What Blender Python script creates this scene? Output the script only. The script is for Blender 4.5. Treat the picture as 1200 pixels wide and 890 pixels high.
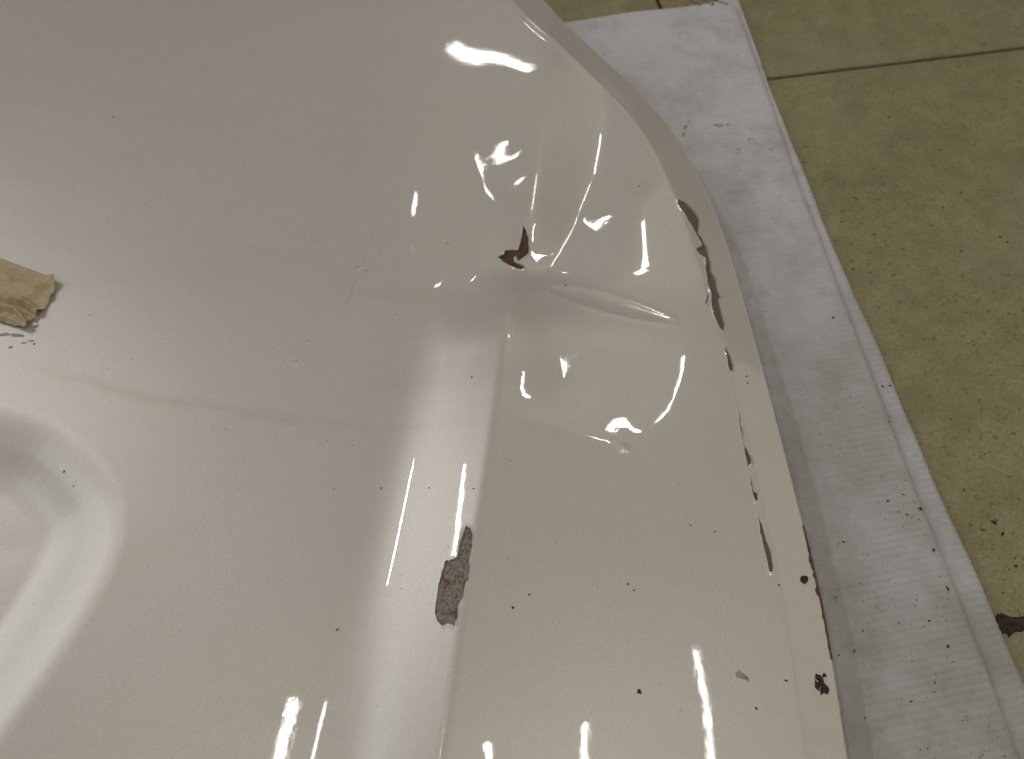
import bpy, math, random
import numpy as np
from mathutils import Vector
from mathutils.geometry import delaunay_2d_cdt

for o in list(bpy.data.objects):
    bpy.data.objects.remove(o)
S = bpy.context.scene
COL = S.collection
random.seed(7)
RNG = np.random.default_rng(7)

# ------------------------------------------------------------------ camera
H = 0.50                      # lens height above the tiles
PITCH = math.radians(60)      # looking down
cd = bpy.data.cameras.new('camera')
cam = bpy.data.objects.new('camera', cd)
COL.objects.link(cam)
cam.location = (0, 0, H)
cam.rotation_euler = (math.radians(90) - PITCH, 0, 0)
cd.sensor_width = 36.0
cd.lens = 30.0
cd.clip_start = 0.01
cd.clip_end = 50
cd.dof.use_dof = True
cd.dof.focus_distance = 0.47
cd.dof.aperture_fstop = 8.0
S.camera = cam

# ------------------------------------------------------------------ world
W = bpy.data.worlds.new('World')
S.world = W
W.use_nodes = True
bg = W.node_tree.nodes['Background']
bg.inputs[0].default_value = (1.0, 0.92, 0.79, 1)
bg.inputs[1].default_value = 0.05

# ------------------------------------------------------------------ lamps (fluorescent tubes on a workshop ceiling; added soft key and warm fill)
def tube(name, loc, target, sx, sy, power, col, spin=0.0):
    l = bpy.data.lights.new(name, 'AREA')
    l.shape = 'RECTANGLE'
    l.size = sx
    l.size_y = sy
    l.energy = power
    l.color = col
    o = bpy.data.objects.new(name, l)
    COL.objects.link(o)
    o.location = loc
    d = Vector(target) - Vector(loc)
    o.rotation_euler = d.to_track_quat('-Z', 'Y').to_euler()
    return o

COOL = (1.0, 0.965, 0.90)
# added diffuse key on the left, fading in towards its middle (nested panels), and an added weak warm fill on the right
for k in range(7):
    xr = -2.12 - 0.13 * k
    tube('soft_key', ((xr - 5.2) / 2, 1.65, 2.9 + 0.004 * k), ((xr - 5.2) / 2, 1.65, 0), 5.2 + xr, 3.2 - 0.15 * k, 2.9, (0.93, 0.95, 1.0))
tube('warm_fill', (4.9, 1.6, 2.9), (4.9, 1.6, 0), 2.6, 4.0, 8.0, (1.0, 0.90, 0.70))
# <<L
TUBES = [  # x0, y0, x1, y1, z, width, power, colour
    (-0.447, -0.65, -0.447, 0.258, 1.5, 0.016, 0.85, COOL),
    (0.50, -0.65, 0.50, 0.13, 1.5, 0.014, 0.7, COOL),
    (0.763, -0.65, 0.763, 0.188, 1.5, 0.014, 0.7, COOL),
    (1.11, -0.65, 1.11, 0.374, 1.5, 0.016, 0.85, COOL),
    (-1.98, 1.3, -1.98, 1.95, 2.75, 0.03, 6.5, (1.0, 0.98, 0.97)),
    (1.80, 2.25, 1.60, 2.0, 2.75, 0.035, 1.0, COOL),
    (-0.33, 4.73, -0.02, 4.40, 2.75, 0.09, 1.9, COOL),
    (-0.16, 2.96, -0.12, 3.08, 2.75, 0.04, 0.32, COOL),
    (1.16, 2.60, 1.04, 2.92, 2.75, 0.15, 2.4, COOL),
]
# L>>
for x0, y0, x1, y1, ZL, w, p, c in TUBES:
    t = tube('ceiling_tube', ((x0 + x1) / 2, (y0 + y1) / 2, ZL), ((x0 + x1) / 2, (y0 + y1) / 2, 0), w, math.hypot(x1 - x0, y1 - y0), p, c)
    t.rotation_euler = (0, 0, math.atan2(y1 - y0, x1 - x0) - math.pi / 2)

S.view_settings.view_transform = 'Standard'
S.view_settings.look = 'None'
S.view_settings.gamma = 1.0
S.view_settings.use_curve_mapping = False
S.view_settings.exposure = 1.12
S.cycles.max_bounces = 8
S.cycles.use_denoising = True

# ------------------------------------------------------------------ helpers
# <<G1
CP, SP = math.cos(PITCH), math.sin(PITCH)
def at(px, py, z):
    """world point at height z seen at photo pixel (1200 x 890)"""
    a = (px - 600) / 1000.0
    b = -(py - 445) / 1000.0
    d = np.array([a, CP + b * SP, -SP + b * CP])
    t = (z - H) / d[2]
    return np.array([0, 0, H]) + d * t

def at2(px, py, z):
    return at(px, py, z)[:2]

def catmull(pts, n=8):
    P = np.asarray(pts, float)
    Q = np.vstack([2 * P[0] - P[1], P, 2 * P[-1] - P[-2]])
    out = []
    for i in range(1, len(Q) - 2):
        p0, p1, p2, p3 = Q[i - 1], Q[i], Q[i + 1], Q[i + 2]
        for k in range(n):
            t = k / n
            out.append(0.5 * ((2 * p1) + (-p0 + p2) * t + (2 * p0 - 5 * p1 + 4 * p2 - p3) * t * t + (-p0 + 3 * p1 - 3 * p2 + p3) * t ** 3))
    out.append(Q[-2])
    return np.array(out)

def poly_dist(x, y, L):
    """unsigned distance, sign (+ right of travel), arc parameter 0..1 to polyline L"""
    x = np.asarray(x, float); y = np.asarray(y, float)
    best = np.full(x.shape, 1e9); sgn = np.zeros(x.shape); par = np.zeros(x.shape)
    seg = np.linalg.norm(np.diff(L, axis=0), axis=1)
    cum = np.concatenate([[0], np.cumsum(seg)]); tot = cum[-1]
    for i in range(len(L) - 1):
        ax, ay = L[i]; bx, by = L[i + 1]
        dx, dy = bx - ax, by - ay
        l2 = dx * dx + dy * dy + 1e-18
        t = np.clip(((x - ax) * dx + (y - ay) * dy) / l2, 0, 1)
        ex, ey = x - (ax + t * dx), y - (ay + t * dy)
        d = ex * ex + ey * ey
        m = d < best
        best = np.where(m, d, best)
        sgn = np.where(m, np.sign(ex * dy - ey * dx), sgn)
        par = np.where(m, (cum[i] + t * seg[i]) / tot, par)
    return np.sqrt(best), sgn, par

def sm(a, b, t):
    t = np.clip((t - a) / (b - a), 0, 1)
    return t * t * (3 - 2 * t)

# G1>>
def link(o, parent=None):
    COL.objects.link(o)
    if parent is not None:
        o.parent = parent
    return o

def tag(o, label=None, cat=None, group=None, kind=None):
    if label: o['label'] = label
    if cat: o['category'] = cat
    if group: o['group'] = group
    if kind: o['kind'] = kind
    return o

def mesh_obj(name, verts, faces, mat, parent=None, smooth=True):
    me = bpy.data.meshes.new(name)
    me.from_pydata([tuple(map(float, v)) for v in verts], [], faces)
    me.materials.append(mat)
    if smooth:
        me.polygons.foreach_set('use_smooth', [True] * len(me.polygons))
    me.update()
    return link(bpy.data.objects.new(name, me), parent)

# ------------------------------------------------------------------ materials
class NT:
    def __init__(s, name):
        s.m = bpy.data.materials.new(name); s.m.use_nodes = True
        s.t = s.m.node_tree; s.b = s.t.nodes['Principled BSDF']
    def n(s, typ, **kw):
        nd = s.t.nodes.new(typ)
        for k, v in kw.items():
            if k in nd.inputs.keys(): nd.inputs[k].default_value = v
            else: setattr(nd, k, v)
        return nd
    def l(s, a, b): s.t.links.new(a, b)
    def coord(s, scale=(1, 1, 1)):
        c = s.n('ShaderNodeTexCoord'); mp = s.n('ShaderNodeMapping')
        mp.inputs['Scale'].default_value = scale
        s.l(c.outputs['Object'], mp.inputs['Vector'])
        return mp.outputs['Vector']
    def noise(s, vec, scale, detail=3, rough=0.5):
        nd = s.n('ShaderNodeTexNoise', Scale=scale, Detail=detail, Roughness=rough)
        s.l(vec, nd.inputs['Vector']); return nd.outputs['Fac']
    def ramp(s, fac, stops):
        r = s.n('ShaderNodeValToRGB'); e = r.color_ramp.elements
        while len(e) < len(stops): e.new(0.5)
        for k, (p, c) in enumerate(stops):
            e[k].position = p; e[k].color = c if len(c) == 4 else (*c, 1)
        s.l(fac, r.inputs['Fac']); return r.outputs['Color']
    def mix(s, fac, a, b, mode='MIX'):
        m = s.n('ShaderNodeMix', data_type='RGBA', blend_type=mode)
        for i, v in ((0, fac), (6, a), (7, b)):
            if hasattr(v, 'is_linked') or isinstance(v, bpy.types.NodeSocket): s.l(v, m.inputs[i])
            else: m.inputs[i].default_value = v if i == 0 else (*v, 1)
        return m.outputs[2]
    def bump(s, h, strength, dist, to='Normal', prev=None):
        b = s.n('ShaderNodeBump', Strength=strength, Distance=dist)
        s.l(h, b.inputs['Height'])
        if prev is not None: s.l(prev, b.inputs['Normal'])
        if to: s.l(b.outputs['Normal'], s.b.inputs[to])
        return b.outputs['Normal']

def mat_paint():
    N = NT('pearl_white_paint'); v = N.coord()
    big = N.noise(v, 5.0, 4, 0.6)
    col = N.ramp(big, [(0.3, (0.66, 0.612, 0.538)), (0.7, (0.705, 0.662, 0.592))])
    fine = N.noise(v, 1000.0, 2, 0.6)
    col = N.mix(0.2, col, N.ramp(fine, [(0.35, (0.52, 0.50, 0.47)), (0.65, (0.9, 0.88, 0.86))]))
    # faint dirt haze where water dried
    stv = N.coord((1.0, 5.0, 1.0))
    st = N.noise(stv, 4.0, 5, 0.62)
    col = N.mix(N.ramp(st, [(0.56, (0, 0, 0)), (0.74, (0.22, 0.22, 0.22))]), col, (0.55, 0.49, 0.40))
    dust = N.noise(v, 420.0, 1, 0.4)
    col = N.mix(N.ramp(dust, [(0.80, (0, 0, 0)), (0.83, (0.5, 0.5, 0.5))]), col, (0.16, 0.13, 0.10))
    # tide mark of a dried trickle across the flat
    sx = N.n('ShaderNodeSeparateXYZ'); N.l(v, sx.inputs[0])
    def math_(op, a, b=None):
        m = N.n('ShaderNodeMath', operation=op)
        for i, q in enumerate((a, b)):
            if q is None: continue
            if isinstance(q, bpy.types.NodeSocket): N.l(q, m.inputs[i])
            else: m.inputs[i].default_value = q
        return m.outputs[0]
    tx = math_('MULTIPLY', math_('ADD', sx.outputs['X'], -TIDE[3]), math_('ADD', sx.outputs['X'], -TIDE[3]))
    yy = math_('ADD', math_('MULTIPLY', sx.outputs['X'], TIDE[1]), math_('ADD', math_('MULTIPLY', tx, TIDE[2]), TIDE[0]))
    wb = math_('MULTIPLY', math_('SUBTRACT', N.noise(v, 16.0, 5, 0.6), 0.5), 0.022)
    dl = math_('ABSOLUTE', math_('ADD', math_('SUBTRACT', sx.outputs['Y'], yy), wb))
    tm = N.ramp(math_('MULTIPLY', dl, 60.0), [(0.0, (0.30, 0.30, 0.30)), (0.14, (0.16, 0.16, 0.16)), (0.32, (0, 0, 0))])
    rng = N.ramp(math_('ADD', math_('MULTIPLY', sx.outputs['X'], 2.0), 0.62), [(0.0, (0, 0, 0)), (0.15, (1, 1, 1)), (0.5, (0.6, 0.6, 0.6)), (0.62, (0, 0, 0))])
    patch = N.ramp(N.noise(v, 22.0, 3, 0.6), [(0.3, (0.25, 0.25, 0.25)), (0.6, (1, 1, 1))])
    col = N.mix(N.mix(1.0, N.mix(1.0, tm, rng, 'MULTIPLY'), patch, 'MULTIPLY'), col, (0.50, 0.40, 0.31))
    N.l(col, N.b.inputs['Base Color'])
    N.b.inputs['Roughness'].default_value = 0.40
    N.b.inputs['Metallic'].default_value = 0.27
    N.b.inputs['Specular IOR Level'].default_value = 0.25
    N.b.inputs['Coat Weight'].default_value = 1.0
    cr = N.ramp(N.noise(v, 12.0, 5, 0.7), [(0.3, (0.012, 0.012, 0.012)), (0.75, (0.035, 0.035, 0.035))]); N.l(cr, N.b.inputs['Coat Roughness'])
    N.b.inputs['Coat IOR'].default_value = 1.5
    op = N.noise(v, 260.0, 2, 0.5)
    N.bump(op, 0.018, 0.0006, to='Coat Normal')
    return N.m

def mat_chip(kind):
    N = NT('chip_' + kind); v = N.coord()
    n1 = N.noise(v, 600.0, 4, 0.7); n2 = N.noise(v, 90.0, 3, 0.6)
    if kind == 'primer':
        col = N.ramp(n1, [(0.36, (0.12, 0.094, 0.076)), (0.50, (0.28, 0.24, 0.20)), (0.70, (0.42, 0.38, 0.325))])
        col = N.mix(N.ramp(n2, [(0.58, (0, 0, 0)), (0.66, (0.85, 0.85, 0.85))]), col, (0.20, 0.065, 0.03))
    elif kind == 'rust':
        col = N.ramp(n2, [(0.35, (0.085, 0.07, 0.053)), (0.5, (0.125, 0.066, 0.042)), (0.65, (0.175, 0.145, 0.11))])
    else:
        col = N.ramp(n2, [(0.3, (0.15, 0.122, 0.092)), (0.7, (0.21, 0.172, 0.132))])
    N.l(col, N.b.inputs['Base Color'])
    N.b.inputs['Roughness'].default_value = 0.75
    N.b.inputs['Specular IOR Level'].default_value = 0.2
    N.bump(n1, 0.5, 0.0006)
    return N.m

def mat_simple(name, c0, c1, scale, rough=0.8, bump=0.3, bd=0.001, spec=0.3):
    N = NT(name); v = N.coord()
    n1 = N.noise(v, scale, 5, 0.65)
    N.l(N.ramp(n1, [(0.3, c0), (0.7, c1)]), N.b.inputs['Base Color'])
    N.b.inputs['Roughness'].default_value = rough
    N.b.inputs['Specular IOR Level'].default_value = spec
    N.bump(n1, bump, bd)
    return N.m

def mat_tile():
    N = NT('glazed_beige_tile'); c = N.n('ShaderNodeTexCoord'); oi = N.n('ShaderNodeObjectInfo')
    ad = N.n('ShaderNodeVectorMath', operation='ADD'); N.l(c.outputs['Object'], ad.inputs[0])
    sc = N.n('ShaderNodeVectorMath', operation='SCALE'); N.l(oi.outputs['Location'], sc.inputs[0]); sc.inputs['Scale'].default_value = 3.3
    N.l(sc.outputs[0], ad.inputs[1]); v = ad.outputs[0]
    big = N.noise(v, 9.0, 5, 0.65); mid = N.noise(v, 60.0, 4, 0.7); fine = N.noise(v, 420.0, 3, 0.7)
    col = N.ramp(big, [(0.3, (0.25, 0.222, 0.10)), (0.7, (0.39, 0.355, 0.195))])
    col = N.mix(0.45, col, N.ramp(mid, [(0.3, (0.18, 0.16, 0.068)), (0.7, (0.45, 0.41, 0.225))]))
    col = N.mix(0.40, col, N.ramp(fine, [(0.3, (0.13, 0.105, 0.045)), (0.65, (0.41, 0.365, 0.22))]))
    col = N.mix(N.ramp(N.noise(v, 26.0, 6, 0.7), [(0.45, (0, 0, 0)), (0.7, (0.5, 0.5, 0.5))]), col, (0.20, 0.165, 0.085))
    col = N.mix(N.ramp(N.noise(v, 5.0, 4, 0.6), [(0.45, (0, 0, 0)), (0.65, (0.35, 0.35, 0.35))]), col, (0.30, 0.32, 0.21))
    dk = N.noise(v, 190.0, 2, 0.5)
    dm = N.noise(v, 14.0, 3, 0.6)
    mk = N.mix(1.0, N.ramp(dk, [(0.63, (0, 0, 0)), (0.72, (0.85, 0.85, 0.85))]), N.ramp(dm, [(0.35, (0.15, 0.15, 0.15)), (0.65, (1, 1, 1))]), 'MULTIPLY')
    col = N.mix(mk, col, (0.075, 0.06, 0.035))
    N.l(col, N.b.inputs['Base Color'])
    N.b.inputs['Roughness'].default_value = 0.5
    N.b.inputs['Specular IOR Level'].default_value = 0.3
    N.bump(mid, 0.25, 0.0015)
    return N.m

def mat_mat():
    N = NT('white_ribbed_cloth'); v = N.coord()
    big = N.noise(v, 7.0, 5, 0.65)
    col = N.ramp(big, [(0.3, (0.62, 0.60, 0.62)), (0.7, (0.75, 0.73, 0.755))])
    d1 = N.noise(v, 16.0, 6, 0.7)
    col = N.mix(N.ramp(d1, [(0.46, (0, 0, 0)), (0.72, (0.6, 0.6, 0.6))]), col, (0.33, 0.30, 0.27))
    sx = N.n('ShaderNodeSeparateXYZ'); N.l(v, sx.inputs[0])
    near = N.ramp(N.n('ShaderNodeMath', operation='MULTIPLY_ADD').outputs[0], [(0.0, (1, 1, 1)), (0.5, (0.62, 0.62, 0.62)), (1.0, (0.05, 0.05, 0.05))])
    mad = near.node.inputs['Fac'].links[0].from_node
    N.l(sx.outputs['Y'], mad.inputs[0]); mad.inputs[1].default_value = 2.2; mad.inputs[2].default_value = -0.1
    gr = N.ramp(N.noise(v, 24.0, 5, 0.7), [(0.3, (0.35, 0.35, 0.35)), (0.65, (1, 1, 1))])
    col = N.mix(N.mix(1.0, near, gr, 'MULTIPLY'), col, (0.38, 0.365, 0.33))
    sp = N.noise(v, 240.0, 3, 0.6)
    pm = N.noise(v, 11.0, 3, 0.6)
    mk = N.mix(1.0, N.ramp(sp, [(0.62, (0, 0, 0)), (0.72, (0.7, 0.7, 0.7))]), N.ramp(pm, [(0.42, (0, 0, 0)), (0.66, (1, 1, 1))]), 'MULTIPLY')
    col = N.mix(mk, col, (0.17, 0.14, 0.13))
    N.l(col, N.b.inputs['Base Color'])
    N.b.inputs['Roughness'].default_value = 0.9
    N.b.inputs['Specular IOR Level'].default_value = 0.15
    wv = N.n('ShaderNodeTexWave', wave_type='BANDS', bands_direction='X', Scale=300.0, Distortion=1.0)
    N.l(v, wv.inputs['Vector'])
    N.bump(wv.outputs['Fac'], 0.25, 0.0006)
    return N.m

_a, _b, _c = at2(20, 428, 0.072), at2(230, 476, 0.072), at2(520, 502, 0.074)
_t = np.polyfit([_a[0], _b[0], _c[0]], [_a[1], _b[1], _c[1]], 2)
TIDE = (float(_t[2]), float(_t[1]), float(_t[0]), 0.0)
M_PAINT = mat_paint()
M_TILE = mat_tile()
M_CLOTH = mat_mat()
M_GROUT = mat_simple('dark_grout', (0.028, 0.024, 0.016), (0.06, 0.05, 0.034), 120, 0.95)
M_STEEL = mat_simple('grey_primed_steel', (0.20, 0.20, 0.19), (0.28, 0.27, 0.26), 40, 0.6)
M_DIRT = mat_simple('black_dirt', (0.022, 0.018, 0.013), (0.075, 0.058, 0.042), 300, 0.95)
M_SMEAR = mat_simple('brown_mud', (0.27, 0.235, 0.18), (0.50, 0.455, 0.38), 260, 0.9)
M_RUST = mat_simple('edge_rust', (0.07, 0.045, 0.03), (0.24, 0.14, 0.08), 250, 0.9)
M_CHIP = {k: mat_chip(k) for k in ('primer', 'rust', 'seam')}

# ------------------------------------------------------------------ tiled floor
g0, g1 = at2(896, 93, 0), at2(1200, 56, 0)
U = (g1 - g0) / np.linalg.norm(g1 - g0)          # along the far joint
V = np.array([-U[1], U[0]])
vA = g0 @ V
vB = at2(1192, 734, 0) @ V
TS = vA - vB                                      # tile pitch
uA = at2(772, 2, 0) @ U
YAW = math.atan2(U[1], U[0])
def uv_world(u, v): return U * u + V * v

fl = mesh_obj('floor', [(*uv_world(uA + a * TS, vA + b * TS), -0.0035) for a, b in ((-3.2, -3.2), (2.2, -3.2), (2.2, 2.2), (-3.2, 2.2))], [(0, 1, 2, 3)], M_GROUT)
tag(fl, kind='structure')
def tile_mesh():
    h = TS / 2 - 0.0013
    nb = 24
    pts = []
    # outline with slightly uneven, worn arrises
    def ring(inset, z, wob):
        out = []
        for s in range(4):
            for k in range(nb):
                t = -1 + 2 * k / nb
                w = inset + wob * abs(RNG.normal())
                e = h - w
                p = {0: (t * h, -e), 1: (e, t * h), 2: (-t * h, e), 3: (-e, -t * h)}[s]
                out.append((max(-e, min(e, p[0])), max(-e, min(e, p[1])), z))
        return out
    r0, r1, r2 = ring(0, -0.008, 0.0), ring(0.0001, -0.0008, 0.00025), ring(0.0012, 0, 0.0003)
    n = len(r0)
    verts = r0 + r1 + r2 + [(0, 0, 0)]
    faces = []
    for a, b in ((0, n), (n, 2 * n)):
        for i in range(n):
            j = (i + 1) % n
            faces.append((a + i, a + j, b + j, b + i))
    for i in range(n):
        faces.append((2 * n + i, 2 * n + (i + 1) % n, 3 * n))
    return verts, faces
tv, tf = tile_mesh()
tile0 = None
for a in range(-3, 2):
    for b in range(-3, 2):
        c = uv_world(uA + (a + 0.5) * TS, vA + (b + 0.5) * TS)
        if tile0 is None:
            tile0 = t = mesh_obj('tile', tv, tf, M_TILE, fl, smooth=False)
        else:
            t = link(tile0.copy(), fl)
        t.location = (c[0], c[1], 0.0)
        t.rotation_euler = (RNG.normal() * 0.0006, RNG.normal() * 0.0006, YAW)

# ------------------------------------------------------------------ white ribbed mat (board wrapped in cloth, lower layer peeping out)
ZM = 0.013
top_edge = [(858, -4), (868, 18), (881, 52), (905, 118), (933, 200), (968, 291), (1002, 382), (1048, 500), (1070, 560), (1115, 671), (1159, 782), (1198, 890), (1240, 985)]
TE = catmull([at2(*p, ZM) for p in top_edge], 6)
far_l, far_r = at2(655, 21, ZM), at2(858, -4, ZM)
fdir = (far_l - far_r) / np.linalg.norm(far_l - far_r)
edir = (TE[-1] - TE[-8]) / np.linalg.norm(TE[-1] - TE[-8])
TE = np.vstack([TE, TE[-1] + edir * 0.22])
arc = np.concatenate([[0], np.cumsum(np.linalg.norm(np.diff(TE, axis=0), axis=1))])
RIB = 0.0042
nrow = int(arc[-1] / (RIB / 6))
ss = np.linspace(0, arc[-1], nrow)
EX, EY = np.interp(ss, arc, TE[:, 0]), np.interp(ss, arc, TE[:, 1])
MW = 0.95
cols = np.concatenate([[0, 0.0006, 0.0015, 0.003, 0.005, 0.0075], np.linspace(0.011, 0.34, 48), np.linspace(0.37, MW, 8)])
wob = lambda x, y: (0.0011 * np.sin(23 * x + 1.3) * np.sin(17 * y + 0.4) + 0.0007 * np.sin(61 * x + 31 * y) + 0.0005 * np.sin(90 * y - 40 * x + 1))
mv, mf = [], []
ring_drop = [(-0.0006, 0.0065), (0.0004, 0.0035), (0.0002, 0.0015)]    # rolls over the edge
for c in cols[::-1]:
    px_, py_ = EX + fdir[0] * c, EY + fdir[1] * c
    fade = min(1.0, c / 0.004)
    rib = 0.00060 * (np.abs(np.sin(math.pi * (ss / RIB + 0.06 * np.sin(px_ * 60)))) ** 0.7 - 0.6)
    ez = -0.0030 * math.exp(-c / 0.0022)
    far_roll = -0.006 * np.exp(-ss / 0.003)
    z = ZM + wob(px_, py_) * min(1, c / 0.02) + rib * (0.5 + 0.5 * fade) + ez + far_roll
    mv += list(zip(px_, py_, z))
for dx, z0 in ring_drop:
    px_, py_ = EX - fdir[0] * dx, EY - fdir[1] * dx
    mv += list(zip(px_, py_, np.full(nrow, z0)))
nc = len(cols) + len(ring_drop)
for c in range(nc - 1):
    for r in range(nrow - 1):
        a = c * nrow + r
        mf.append((a, a + nrow, a + nrow + 1, a + 1))
# far wall
base = len(mv)
for c in range(nc):
    x, y, z = mv[c * nrow]
    mv.append((x + V[0] * 0.0005, y + V[1] * 0.0005, 0.0012))
for c in range(nc - 1):
    mf.append((c * nrow, base + c, base + c + 1, (c + 1) * nrow))
mat_root = link(bpy.data.objects.new('padded_mat', None))
mat_root.location = (0, 0, 0)
tag(mat_root, 'white ribbed cloth mat with dirty creased edge lying on the tiles under the panel', 'mat')
mesh_obj('top_layer', mv, mf, M_CLOTH, mat_root)
hem_out = [(862, -6), (872, 20), (886, 58), (911, 125), (941, 200), (982, 301), (1019, 385), (1068, 500), (1098, 571), (1141, 667), (1193, 786), (1238, 885), (1280, 980)]
HO = catmull([at2(*p, 0.004) for p in hem_out], 6)
hd = (HO[-1] - HO[-8]) / np.linalg.norm(HO[-1] - HO[-8])
HO = np.vstack([HO, HO[-1] + hd * 0.2])
arc2 = np.concatenate([[0], np.cumsum(np.linalg.norm(np.diff(HO, axis=0), axis=1))])
n2 = int(arc2[-1] / (RIB / 6)); s2 = np.linspace(0, arc2[-1], n2)
hx, hy = np.interp(s2, arc2, HO[:, 0]), np.interp(s2, arc2, HO[:, 1])
prof = [(-0.0002, 0.0011), (0.0, 0.003), (0.0008, 0.0052), (0.0025, 0.0070), (0.005, 0.0078), (0.008, 0.0074), (0.011, 0.0062), (0.016, 0.0045), (0.05, 0.004)]
hv, hf = [], []
for (c, z) in prof:
    r = 0.00036 * np.sin(2 * math.pi * s2 / RIB + 0.6) * (1 if 0.0005 < c < 0.012 else 0)
    wz = 0.0006 * np.sin(s2 * 37) + 0.0004 * np.sin(s2 * 83 + 1)
    sc_ = 0.35 + 0.65 * sm(0.0, 0.32, s2)
    hv += list(zip(hx + fdir[0] * c * sc_, hy + fdir[1] * c * sc_, z * (0.75 + 0.25 * sc_) + r + wz * (1 if z > 0.004 else 0)))
for c in range(len(prof) - 1):
    for r in range(n2 - 1):
        a = c * n2 + r
        hf.append((a, a + 1, a + n2 + 1, a + n2))
mesh_obj('folded_hem', hv, hf, M_CLOTH, mat_root)

# ------------------------------------------------------------------ the car panel: surface definition
# <<G2
ZC = 0.080
def zc_at(py): return ZC
CREST = catmull([at2(*p, ZC) for p in ((652, -60), (644, 10), (641, 70), (634, 140), (625, 220), (613, 290), (601, 345), (591, 420), (577, 520), (563, 610), (548, 700), (534, 790), (519, 890), (500, 1000))], 4)
b_dir = (CREST[-1] - CREST[-4]); b_dir /= np.linalg.norm(b_dir)
t_dir = (CREST[0] - CREST[3]); t_dir /= np.linalg.norm(t_dir)
CREST = np.vstack([CREST[0] + t_dir * 0.3, CREST, CREST[-1] + b_dir * 0.3])[::-1]      # travel away from the camera: + is right
EDGE_PX = [(1012, 1000), (992, 890), (978, 800), (962, 710), (945, 636), (925, 556), (905, 478), (884, 400), (860, 315), (832, 236), (793, 162), (748, 108), (703, 66), (662, 28), (634, -2), (606, -34), (566, -72), (500, -112)]
EDGE_Z = np.full(len(EDGE_PX), 0.05)
def make_edge():
    global EDGE, EDGE_FULL, E_END, FAR_L
    EDGE = catmull([at2(a, b, z) for (a, b), z in zip(EDGE_PX, EDGE_Z)], 4)
    d0 = EDGE[0] - EDGE[3]; d0 /= np.linalg.norm(d0)
    EDGE = np.vstack([EDGE[0] + d0 * 0.28, EDGE[0] + d0 * 0.14, EDGE])
    E_END = EDGE[-1]
    FAR_L = np.array([-0.75, E_END[1] + 0.05])
    EDGE_FULL = np.vstack([EDGE, FAR_L])                 # far edge runs on to the left
make_edge()

# ridge profile table
tt = np.linspace(-0.4, 0.4, 4001)
def slope_prof(d):
    left = (0.34 + 2.2 * np.clip(d, -0.04, 0) * -1 - 0.066) * sm(-0.066, -0.028, d) * sm(0.0025, -0.005, d)
    right = -0.105 * sm(-0.004, 0.006, d)
    return left, right
sl, sr = slope_prof(tt)
PL = np.cumsum(sl) * (tt[1] - tt[0]); PL -= PL[0]; PL *= 1 - np.clip(tt / 0.2, 0, 1)
PR = np.cumsum(sr) * (tt[1] - tt[0]); PR -= np.interp(0, tt, PR)

REC_D = 0.0092
REC_PX = [(-140, 470), (-60, 466), (0, 480), (60, 500), (108, 543), (131, 590), (122, 655), (60, 765), (0, 850), (-60, 940), (-140, 960), (-260, 800), (-280, 560)]
REC = catmull([at2(a, b, 0.078) for a, b in REC_PX + [REC_PX[0]]], 4)
def inside(x, y, P):
    c = np.zeros(np.shape(x), bool)
    j = len(P) - 1
    for i in range(len(P)):
        xi, yi = P[i]; xj, yj = P[j]
        m = ((yi > y) != (yj > y)) & (x < (xj - xi) * (y - yi) / (yj - yi + 1e-15) + xi)
        c ^= m; j = i
    return c

def line(*pts): return catmull([at2(a, b, 0.08) for a, b in pts], 6)
# creases: polyline, amplitude (m, + up), width (m), rounding (m), fade-in, fade-out (fractions of length)
CREASES = [
    (line((606, 312), (700, 331), (822, 362)), -0.0007, 0.007, 0.0035, 0.35, 0.35),
    (line((596, 486), (680, 506), (752, 522)), 0.0005, 0.005, 0.0012, 0.35, 0.2),
    (line((618, 309), (700, 320), (762, 339), (806, 357)), 0.00040, 0.0024, 0.0010, 0.15, 0.06),
    (line((618, 318), (688, 344), (750, 357), (806, 361)), 0.00040, 0.0024, 0.0010, 0.15, 0.06),
]
# dents: px, py, depth, sigma_x, sigma_y, rotation
DENTS = [
    (422, 312, -0.0006, 0.012, 0.012, 0.0),
    (733, 517, 0.0009, 0.0042, 0.0022, -0.15),
]
# buckled sheet around the impact: fold lines and points with their depth in mm, joined by flat facets
FOLDS = [
    [(641, 60, 0), (637, 110, -0.4), (630, 180, -1.6), (620, 250, -4.0), (608, 302, -7.8)],          # ridge, broken down towards the tear
    [(716, 80, -1.5), (711, 130, -5.0), (700, 185, -8.8), (678, 240, -10.6), (648, 300, -10.4), (625, 318, -8.2)],   # fold at the foot of the dark facet
    [(608, 302, -7.5), (625, 318, -8.2), (700, 331, -3.0), (812, 360, 0)],                              # long pointed crease
    [(604, 345, -2.4), (599, 380, -0.8), (590, 430, 0)],                                               # ridge below the tear
    [(608, 302, -7.5), (560, 318, -3.2), (500, 345, 0)],
    [(608, 302, -7.5), (585, 250, -4.0), (560, 195, -2.6), (535, 150, -1.0), (528, 90, 0)],
]
LOOSE = [(690, 425, -4.2), (660, 460, -3.3), (735, 450, -2.4), (640, 400, -3.2), (616, 440, -0.9), (612, 490, 0), (680, 507, 0), (748, 522, 0), (795, 475, 0), (812, 410, 0),
         (600, 110, -1.0), (606, 180, -2.4), (575, 70, 0), (600, 45, 0), (480, 200, 0), (470, 280, 0), (540, 400, 0), (560, 270, -3.2),
         (690, 50, 0), (745, 120, 0), (785, 190, 0), (810, 260, 0), (822, 320, 0), (750, 230, -0.7), (748, 296, -1.0)]
DENTS = [(at2(a, b, 0.08), d, sx, sy, r) for a, b, d, sx, sy, r in DENTS]
Y_IMP = at2(610, 300, 0.085)[1]
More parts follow.
